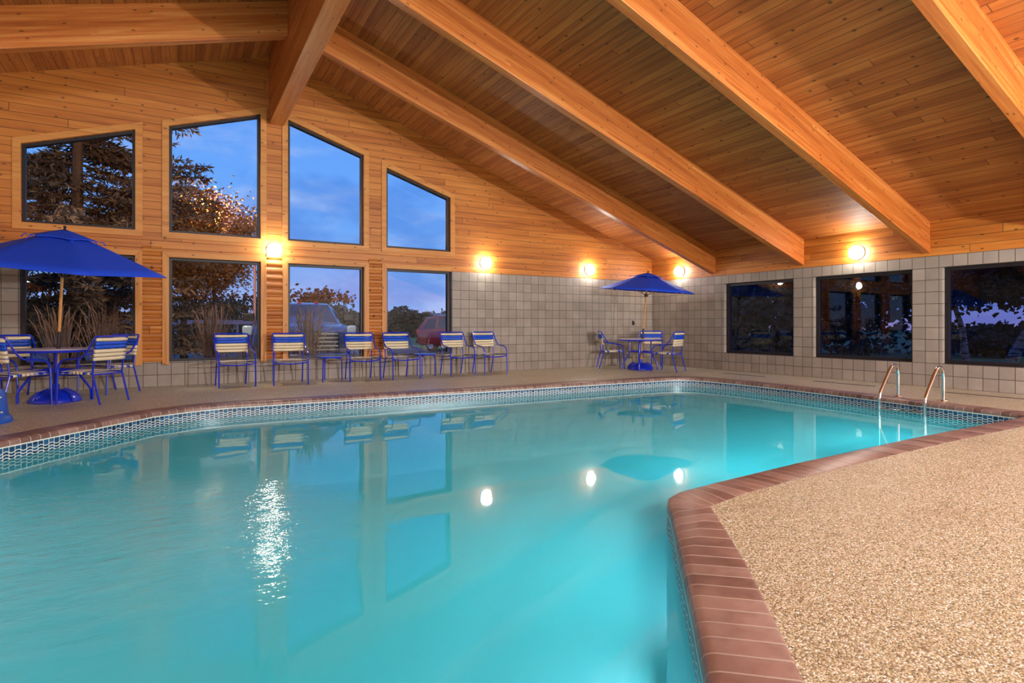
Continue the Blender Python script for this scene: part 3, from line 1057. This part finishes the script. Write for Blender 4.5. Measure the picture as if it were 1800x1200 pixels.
tag(mb.build('lawn', M_LAWN, smooth=False), 'lawn around the car park', kind='structure')
mb = MB()
mb.box(-6, 5.6, Y2, 12.75, GZ, GZ + .06)
tag(mb.build('planting_bed', M_BED, smooth=False), 'planting bed along the gable wall', kind='structure')

def leaf_mat(name, c0, c1, trans=.0):
    m, N = new_mat(name)
    oi = N.n('ShaderNodeNewGeometry').outputs['Random Per Island']
    col = N.ramp(oi, [(0, c0), (1, c1)])
    b = N.n('ShaderNodeBsdfPrincipled', {'Base Color': col, 'Roughness': .7})
    N.t.links.new(b.outputs[0], N.n('ShaderNodeOutputMaterial').inputs[0])
    return m
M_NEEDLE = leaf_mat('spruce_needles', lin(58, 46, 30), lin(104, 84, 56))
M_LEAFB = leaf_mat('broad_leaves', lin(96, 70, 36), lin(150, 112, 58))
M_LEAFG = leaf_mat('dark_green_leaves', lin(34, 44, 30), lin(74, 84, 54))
M_LEAFN = leaf_mat('night_leaves', lin(26, 34, 26), lin(56, 70, 48))
M_BARK = simple('bark', lin(78, 58, 42), .9, var=.5)
M_STRAW = leaf_mat('fountain_grass', lin(84, 60, 50), lin(140, 106, 88))


def quads(mb, p, d, ln, w):
    """a slim leaf blade from p along d, as a folded diamond"""
    d = d.normalized()
    s = d.cross(Vector((random.gauss(0, 1), random.gauss(0, 1), random.gauss(0, 1)))).normalized() * w
    n = d.cross(s) * .25
    o = len(mb.v)
    mb.v += [tuple(p), tuple(p + d * ln * .45 + s + n), tuple(p + d * ln), tuple(p + d * ln * .45 - s + n)]
    mb.f += [(o, o + 1, o + 2), (o, o + 2, o + 3)]
    mb.uv += [None, None]


def spruce(loc, H, R, z0, label, step=.30, nb=10):
    t = thing('spruce_tree', label, 'tree', loc, 0, 'trees beyond the gable windows')
    MB().tube([(0, 0, 0), (0, 0, H * .5), (0, 0, H)], [.2, .12, .02], 8).build('trunk', M_BARK, t)
    mb, br = MB(), MB()
    z = z0
    while z < H - .2:
        L0 = R * (1 - (z / H)) ** .8
        for k in range(nb):
            a = random.uniform(0, 2 * PI)
            L = L0 * random.uniform(.75, 1.1)
            out = Vector((math.cos(a), math.sin(a), 0))
            pts = [Vector((0, 0, z)) + out * L * q + Vector((0, 0, -.25 * L * q + .2 * L * q * q)) for q in (0, .35, .7, 1)]
            br.tube(pts, [.03, .02, .012, .005], 4)
            n = max(3, int(L / .15))
            for i in range(2, n):
                q = i / n
                p = Vector((0, 0, z)) + out * L * q + Vector((0, 0, -.25 * L * q + .2 * L * q * q))
                side = Vector((-out.y, out.x, 0))
                for sg in (-1, 1):
                    tl = random.uniform(.2, .5) * (1.15 - q * .6)
                    dr = (side * sg * .9 + out * .55 + Vector((0, 0, random.uniform(-.45, .1)))).normalized()
                    for j in range(5):
                        pp = p + dr * tl * (j / 5)
                        quads(mb, pp, dr + Vector((random.gauss(0, .5), random.gauss(0, .5), random.gauss(0, .5))), random.uniform(.14, .26), .028)
        z += step
    br.build('branches', M_BARK, t, fix=False)
    mb.build('foliage', M_NEEDLE, t, smooth=False, fix=False)
    return t


def broad(loc, trunk_h, crown, label, nleaf, leaf, mat, clusters=60, name='broadleaf_tree', bark=None, lean=(0, 0), trunk_r=.12, group='trees beyond the gable windows', blade=.45):
    t = thing(name, label, 'tree', loc, 0, group)
    cx, cy, cz = lean[0], lean[1], trunk_h + crown[2] * .8
    tr = MB()
    tr.tube(curve([(0, 0, 0), (cx * .3, cy * .3, trunk_h * .6), (cx * .8, cy * .8, trunk_h), (cx, cy, cz + crown[2] * .5)], 3), [trunk_r * (1 - .8 * i / 9) for i in range(10)], 8)
    mb = MB()
    per = nleaf // clusters
    for k in range(clusters):
        while True:
            q = Vector((random.uniform(-1, 1), random.uniform(-1, 1), random.uniform(-1, 1)))
            if .25 < q.length < 1:
                break
        c = Vector((cx + q.x * crown[0], cy + q.y * crown[1], cz + q.z * crown[2]))
        tr.tube([(cx * .9, cy * .9, trunk_h + (c.z - trunk_h) * .35), tuple(c)], [trunk_r * .25, trunk_r * .06], 4)
        rad = random.uniform(.22, .42) * min(crown)
        for i in range(per):
            d = Vector((random.gauss(0, .5), random.gauss(0, .5), random.gauss(0, .4)))
            p = c + d * rad
            quads(mb, p, Vector((random.gauss(0, 1), random.gauss(0, 1), random.gauss(-.3, .7))), leaf * random.uniform(.7, 1.3), leaf * blade)
    tr.build('trunk', bark or M_BARK, t, fix=False)
    mb.build('foliage', mat, t, smooth=False, fix=False)
    return t


spruce((-2.4, 19.6, GZ), 13, 5.2, .9, 'big dark spruce filling the leftmost gable windows')
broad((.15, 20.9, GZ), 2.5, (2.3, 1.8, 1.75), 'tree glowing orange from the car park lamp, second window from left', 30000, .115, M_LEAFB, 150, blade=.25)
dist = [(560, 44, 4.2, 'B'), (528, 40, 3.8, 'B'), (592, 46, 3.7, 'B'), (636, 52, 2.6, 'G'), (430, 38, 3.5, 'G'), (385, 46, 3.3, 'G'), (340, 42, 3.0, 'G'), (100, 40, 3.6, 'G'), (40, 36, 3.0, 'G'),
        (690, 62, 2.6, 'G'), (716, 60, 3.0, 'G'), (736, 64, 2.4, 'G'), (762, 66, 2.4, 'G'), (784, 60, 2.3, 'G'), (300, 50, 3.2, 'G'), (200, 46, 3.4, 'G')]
where = ['round tree above the truck roof, middle of the third window', 'round tree above the left of the truck roof', 'tree right of the truck roof in the third window', 'low tree at the right edge of the third window',
         'dark tree beside the pale pole in the second window', 'dark tree left of the pale pole in the second window', 'dark tree near the left edge of the second lower window', 'dark tree low behind the spruce, leftmost window', 'dark tree at the left edge of the leftmost lower window',
         'dark tree at the left of the fourth lower window', 'tallest dark tree in the fourth lower window', 'dark tree just left of the red car', 'low dark tree behind the red car roof', 'low dark tree at the right edge of the fourth lower window', 'dark tree behind the first lower pier', 'dark tree behind the umbrella pole, leftmost window']
cs, sn = math.cos(YAW), math.sin(YAW)
spots = []
for (px, d, ztop, kd), lab in zip(dist, where):
    r = (px - 900) / 1008.34 * d
    spots.append(((sn * d + cs * r, cs * d - sn * r), d, ztop, kd, lab))
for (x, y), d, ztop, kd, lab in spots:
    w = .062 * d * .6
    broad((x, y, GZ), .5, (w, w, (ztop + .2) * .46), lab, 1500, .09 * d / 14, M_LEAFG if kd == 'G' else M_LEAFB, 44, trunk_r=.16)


def grass_clump(loc, H, n, label):
    t = thing('ornamental_grass', label, 'grass clump', loc, 0, 'ornamental grasses under the windows')
    mb = MB()
    for i in range(n):
        a = random.uniform(0, 2 * PI)
        sp = random.uniform(.05, .5)
        h = H * random.uniform(.65, 1.1)
        b0 = Vector((random.gauss(0, .07), random.gauss(0, .07), 0))
        o = Vector((math.cos(a), math.sin(a), 0)) * sp * H * .55
        pts = [b0, b0 + o * .3 + Vector((0, 0, h * .5)), b0 + o * .75 + Vector((0, 0, h * .9)), b0 + o + Vector((0, 0, h))]
        mb.tube(pts, [.005, .004, .006 if i % 3 else .012, .002], 3, caps=False)
    mb.build('blades', M_STRAW, t, smooth=False, fix=False)
    return t
for loc, H, n, lab in (((-1.75, 12.45, GZ + .05), 1.45, 110, 'tall straw coloured grass left of the umbrella pole outside the leftmost window'), ((-1.15, 12.5, GZ + .05), 1.5, 110, 'tall straw coloured grass right of the umbrella pole outside the leftmost window'),
                       ((.55, 12.4, GZ + .05), 1.5, 130, 'tall straw coloured grass outside the second lower window, above the first chair'), ((1.18, 12.45, GZ + .05), 1.0, 70, 'short grass clump before the truck headlight, right end of the second window'),
                       ((2.32, 12.4, GZ + .05), 1.5, 130, 'tall straw coloured grass outside the third window before the truck')):
    grass_clump(loc, H, n, lab)

# pole, car park lamp, guard rail
M_PALE = simple('painted_pole', lin(176, 128, 122), .5)
t = thing('flag_pole', 'pale slim pole outside near the right side of the second lower window', 'pole', (1.62, 15.35, GZ))
MB().tube([(0, 0, 0), (0, 0, 2.75)], .03, 10).build('shaft', M_PALE, t)
MB().lathe([(0, 2.74), (.06, 2.75), (.06, 2.79), (0, 2.82)], n=12).build('cap', M_PALE, t)
t = thing('street_lamp', 'car park lamp glowing orange among the branches in the second upper window', 'lamp', (1.05, 21.8, GZ))
MB().tube([(0, 0, 0), (0, 0, 4.7)], [.07, .05], 10).build('post', M_DARK, t)
MB().lathe([(0, 4.68), (.12, 4.7), (.2, 4.82), (.16, 4.98), (0, 5.02)], n=20).build('lamp_head', emitter('sodium_lamp', (1, .42, .06, 1), 30), t)
ld = bpy.data.lights.new('sodium_glow', 'POINT')
ld.energy = SODIUM
ld.color = (1, .45, .10)
ld.shadow_soft_size = .22
lo = bpy.data.objects.new('sodium_glow', ld)
COL.objects.link(lo)
lo.location = (1.0, 21.4, 4.95)
lamp('exterior_fill', 'POINT', (-.2, 12.1, 5.7), 1200, (1, .72, .45), .15)  # unseen warm light added outside the gable to brighten the trees
t = thing('guard_rail', 'long pale guard rail across the far side of the car park', 'guard rail', (0, 0, 0))
M_RAIL = simple('galvanised_rail', lin(150, 140, 158), .5, .5)
def cpt(px, d):
    r = (px - 900) / 1008.34 * d
    return Vector((sn * d + cs * r, cs * d - sn * r, 0))
p0, p1 = cpt(20, 31), cpt(470, 33)
a = math.atan2((p1 - p0).y, (p1 - p0).x)
MR = Matrix.Translation(p0) @ Matrix.Rotation(a, 4, 'Z')
Lr = (p1 - p0).length
MB().box(0, Lr, -.03, .03, 1.12, 1.36, MR).build('rail', M_RAIL, t)
for k in range(9):
    MB().box(Lr * k / 8 - .05, Lr * k / 8 + .05, .03, .12, GZ, 1.34, MR).build('post', M_RAIL, t)


# vehicles ------------------------------------------------------------------
def paint(name, col):
    m, N = new_mat(name)
    b = N.n('ShaderNodeBsdfPrincipled', {'Base Color': col, 'Roughness': .25, 'Metallic': .35, 'Coat Weight': .8, 'Coat Roughness': .06})
    N.t.links.new(b.outputs[0], N.n('ShaderNodeOutputMaterial').inputs[0])
    return m
M_NAVY, M_RED = paint('navy_paint', lin(48, 72, 130)), paint('red_paint', lin(120, 30, 40))
M_AUTOGLASS = simple('car_glass', lin(26, 28, 44), .05, 0, coat=.5)
M_CHROME = simple('chrome', (.8, .8, .82, 1), .15, 1)
M_TYRE = simple('tyre', lin(24, 22, 24), .8)
M_LENS = simple('headlight_lens', lin(190, 214, 230), .1, .2, coat=1)
M_TAIL = simple('tail_lens', lin(190, 40, 36), .2, coat=1)
M_BLACK = simple('black_trim', lin(20, 18, 22), .5)


def loft(sections):
    """sections: list of (y, [(x,z)...]) with the same count; closed skin"""
    mb = MB()
    n = len(sections[0][1])
    vs = [(x, y, z) for y, ring_ in sections for x, z in ring_]
    fs = []
    for i in range(len(sections) - 1):
        fs += [(i * n + j, i * n + (j + 1) % n, (i + 1) * n + (j + 1) % n, (i + 1) * n + j) for j in range(n)]
    fs += [tuple(range(n)), tuple(range((len(sections) - 1) * n, len(sections) * n))[::-1]]
    return mb.add(vs, fs)


def sec(w, z0, z1, r=.12, crown=.03):
    """rounded body cross-section of half width w"""
    return [(-w + .04, z0), (w - .04, z0), (w, z0 + .12), (w, z1 - r), (w - r * .35, z1 - r * .3), (w - r, z1), (w * .4, z1 + crown), (-w * .4, z1 + crown), (-w + r, z1), (-w + r * .35, z1 - r * .3), (-w, z1 - r), (-w, z0 + .12)]


def cab_sec(wb, wt, z0, z1, r=.1):
    return [(-wb, z0), (wb, z0), (wb - (wb - wt) * .8, z1 - r), (wt - .06, z1 - .02), (wt * .5, z1), (-wt * .5, z1), (-wt + .06, z1 - .02), (-wb + (wb - wt) * .8, z1 - r)]


def wheel(parent, x, y, r, w, s):
    R90 = Matrix.Rotation(PI / 2, 3, 'Y')
    o = MB().lathe([(r * .62, -w / 2), (r * .9, -w / 2), (r, -w * .3), (r, w * .3), (r * .9, w / 2), (r * .62, w / 2), (r * .62, -w / 2)], c=(x, y, r), n=28, rot=R90).build('wheel', M_TYRE, parent)
    MB().lathe([(0, -.03), (r * .3, -.03), (r * .34, 0), (r * .55, .01), (r * .63, -.06), (r * .63, .06), (0, .05)], c=(x + s * w * .3, y, r), n=20, rot=R90).build('hub_cap', M_CHROME, o)


def truck(loc, rz):
    """faces local -y"""
    t = thing('pickup_truck', 'dark blue pickup truck parked nose to the third lower window', 'truck', loc, rz)
    W_ = 1.12
    loft([(0, sec(W_ * .86, .42, 1.10, .1)), (.12, sec(W_ * .97, .36, 1.20, .14)), (.5, sec(W_, .34, 1.25, .14)), (1.35, sec(W_, .34, 1.30, .14)), (1.6, sec(W_, .34, 1.30, .12)), (3.4, sec(W_, .34, 1.30, .1)), (5.6, sec(W_ * .98, .36, 1.28, .1)), (5.7, sec(W_ * .9, .5, 1.2, .1))]).build('body', M_NAVY, t)
    loft([(1.3, cab_sec(.96, .90, 1.28, 1.34, .03)), (2.15, cab_sec(1.0, .76, 1.28, 1.80)), (2.6, cab_sec(1.0, .76, 1.28, 1.86)), (3.7, cab_sec(1.0, .76, 1.28, 1.86)), (4.1, cab_sec(1.0, .74, 1.28, 1.78)), (4.2, cab_sec(.98, .8, 1.28, 1.34, .03))]).build('cab', M_NAVY, t)
    loft([(1.33, [(-.86, 1.335), (.86, 1.335), (.86, 1.35), (-.86, 1.35)]), (2.10, [(-.70, 1.745), (.70, 1.745), (.70, 1.79), (-.70, 1.79)])]).build('windshield', M_AUTOGLASS, t)
    for s in (-1, 1):
        loft([(1.75, [(s * .972, 1.36), (s * 1.0, 1.36), (s * .93, 1.52), (s * .905, 1.52)]), (2.2, [(s * .972, 1.36), (s * 1.0, 1.36), (s * .83, 1.72), (s * .80, 1.72)]), (3.9, [(s * .972, 1.36), (s * 1.0, 1.36), (s * .83, 1.74), (s * .80, 1.74)])]).build('side_window', M_AUTOGLASS, t)
        m = MB()
        m.box(s * 1.10 - .1, s * 1.10 + .1, -.02, .1, 1.03, 1.25)
        m.build('headlight', M_LENS, t, bevel=.04)
        hd = MB()
        hd.box(s * 1.17 - .13, s * 1.17 + .13, 1.55, 1.68, 1.36, 1.55)
        hd.build('mirror', M_BLACK, t, bevel=.03)
        wheel(t, s * .92, .95, .40, .26, s)
        wheel(t, s * .92, 4.6, .40, .26, s)
    m = MB()
    m.box(-.82, .82, -.03, .05, .66, 1.10)
    g = m.build('grille', M_BLACK, t, bevel=.02)
    m = MB()
    for z in (.70, .79, .88, .97, 1.06):
        m.box(-.80, .80, -.06, -.02, z - .016, z + .016)
    m.build('grille_bars', M_CHROME, g, bevel=.006)
    m = MB()
    m.box(-1.02, 1.02, -.12, .08, .38, .62)
    m.build('bumper', M_CHROME, t, bevel=.05)
    m = MB()
    m.box(-.16, .16, -.125, -.118, .45, .56)
    m.build('number_plate', M_STRAP, t)
    for x in (.42, .0, -.42):
        m = MB()
        m.box(x - .05, x + .05, 2.32, 2.42, 1.83, 1.87)
        m.build('roof_marker', M_TAIL, t, bevel=.01)
    return t
truck((2.38, 13.5, GZ), math.radians(-9))


def suv(loc, rz):
    """front at local -y; its left flank is +x"""
    t = thing('sport_utility_car', 'dark red utility car parked far off in the fourth lower window', 'car', loc, rz)
    W_ = .92
    loft([(0, sec(W_ * .85, .4, .85, .1)), (.15, sec(W_ * .97, .3, .95, .12)), (1.2, sec(W_, .28, 1.05, .12)), (3.0, sec(W_, .28, 1.08, .1)), (4.35, sec(W_, .30, 1.10, .1)), (4.55, sec(W_ * .94, .4, 1.08, .1))]).build('body', M_RED, t)
    loft([(1.1, cab_sec(.86, .8, 1.03, 1.10, .03)), (1.9, cab_sec(.88, .68, 1.05, 1.72)), (3.6, cab_sec(.88, .68, 1.05, 1.76)), (4.15, cab_sec(.88, .66, 1.05, 1.68)), (4.5, cab_sec(.86, .8, 1.05, 1.12, .03))]).build('cabin', M_RED, t)
    for s in (-1, 1):
        for y0, y1 in ((1.75, 2.45), (2.55, 3.3), (3.42, 4.15)):
            q = lambda y, z: (s * (.895 - (z - 1.05) * .29), y, z)
            zt0 = 1.60 if y0 > 1.8 else 1.5
            zt1 = 1.62 if y1 < 4 else 1.56
            y1t = y1 if y1 < 4 else y1 - .22
            a = [q(y0, 1.12), q(y1, 1.12), q(y1t, zt1), q(y0 + (.12 if y0 < 1.8 else 0), zt0)]
            b_ = [(x - s * .04, y, z) for x, y, z in a]
            MB().add(a + b_, [(0, 1, 2, 3), (7, 6, 5, 4), (0, 4, 5, 1), (1, 5, 6, 2), (2, 6, 7, 3), (3, 7, 4, 0)]).build('side_window', M_LENS if s > 0 else M_AUTOGLASS, t)
        MB().tube([(s * .62, 1.9, 1.80), (s * .62, 3.9, 1.80)], .02).build('roof_rail', M_CHROME, t)
        m = MB()
        m.box(s * .84 - .06, s * .84 + .06, 4.44, 4.56, .8, 1.06)
        m.build('tail_light', M_TAIL, t, bevel=.03)
        wheel(t, s * .80, .95, .34, .22, s)
        wheel(t, s * .80, 3.65, .34, .22, s)
    m = MB()
    m.box(-.85, .85, 4.5, 4.66, .38, .58)
    m.build('bumper', M_BLACK, t, bevel=.04)
    return t
suv_dir = Vector((cs, -sn)) * .86 - Vector((sn, cs)) * .5
P = cpt(757, 29)
suv((P.x + suv_dir.x * 4.4, P.y + suv_dir.y * 4.4, GZ), math.atan2(suv_dir.x, -suv_dir.y))


# trees beyond the side windows --------------------------------------------------
def birch_mat():
    m, N = new_mat('birch_bark')
    co = N.n('ShaderNodeTexCoord').outputs['Object']
    nz = N.noise(N.n('ShaderNodeMapping', {0: co, 3: (5, 5, 22)}).outputs[0], 1.0, 3, .6)
    col = N.ramp(nz, [(.40, lin(60, 50, 48)), (.5, lin(196, 184, 176)), (.8, lin(226, 214, 206))])
    b = N.n('ShaderNodeBsdfPrincipled', {'Base Color': col, 'Roughness': .7})
    N.t.links.new(b.outputs[0], N.n('ShaderNodeOutputMaterial').inputs[0])
    return m
M_BIRCH = birch_mat()
G4 = 'trees beyond the side windows'
broad((15.0, 5.26, GZ), 1.75, (2.6, 2.6, 1.0), 'leaning white birch beyond the nearest side window', 9000, .12, M_LEAFN, 110, 'birch_tree', M_BIRCH, (.3, -1.2), .13, G4)
broad((17.2, 6.73, GZ), 1.9, (2.4, 2.4, 1.0), 'slim upright birch farther back beyond the nearest side window', 8000, .12, M_LEAFN, 100, 'birch_tree', M_BIRCH, (-.2, .3), .10, G4)
for k, (x, y, h) in enumerate(((17.5, 11.2, 4.6), (18.4, 14.6, 5.2), (21, 18.5, 5.5), (27, 10.0, 1.2), (26, 14.5, 4.8), (28, 6.0, 1.2))):
    lab = ['dark bushy tree seen behind the farthest side window', 'dark bushy tree beyond the left of the farthest side window', 'tall dark tree deep behind the farthest side window', 'low dark bush behind the slim birch', 'dark tree deep behind the middle side window', 'low dark bush far behind the leaning birch'][k]
    broad((x, y, GZ), .3, (2.6, 2.6, h * .5), lab, 3200, .24, M_LEAFN, 60, group=G4)
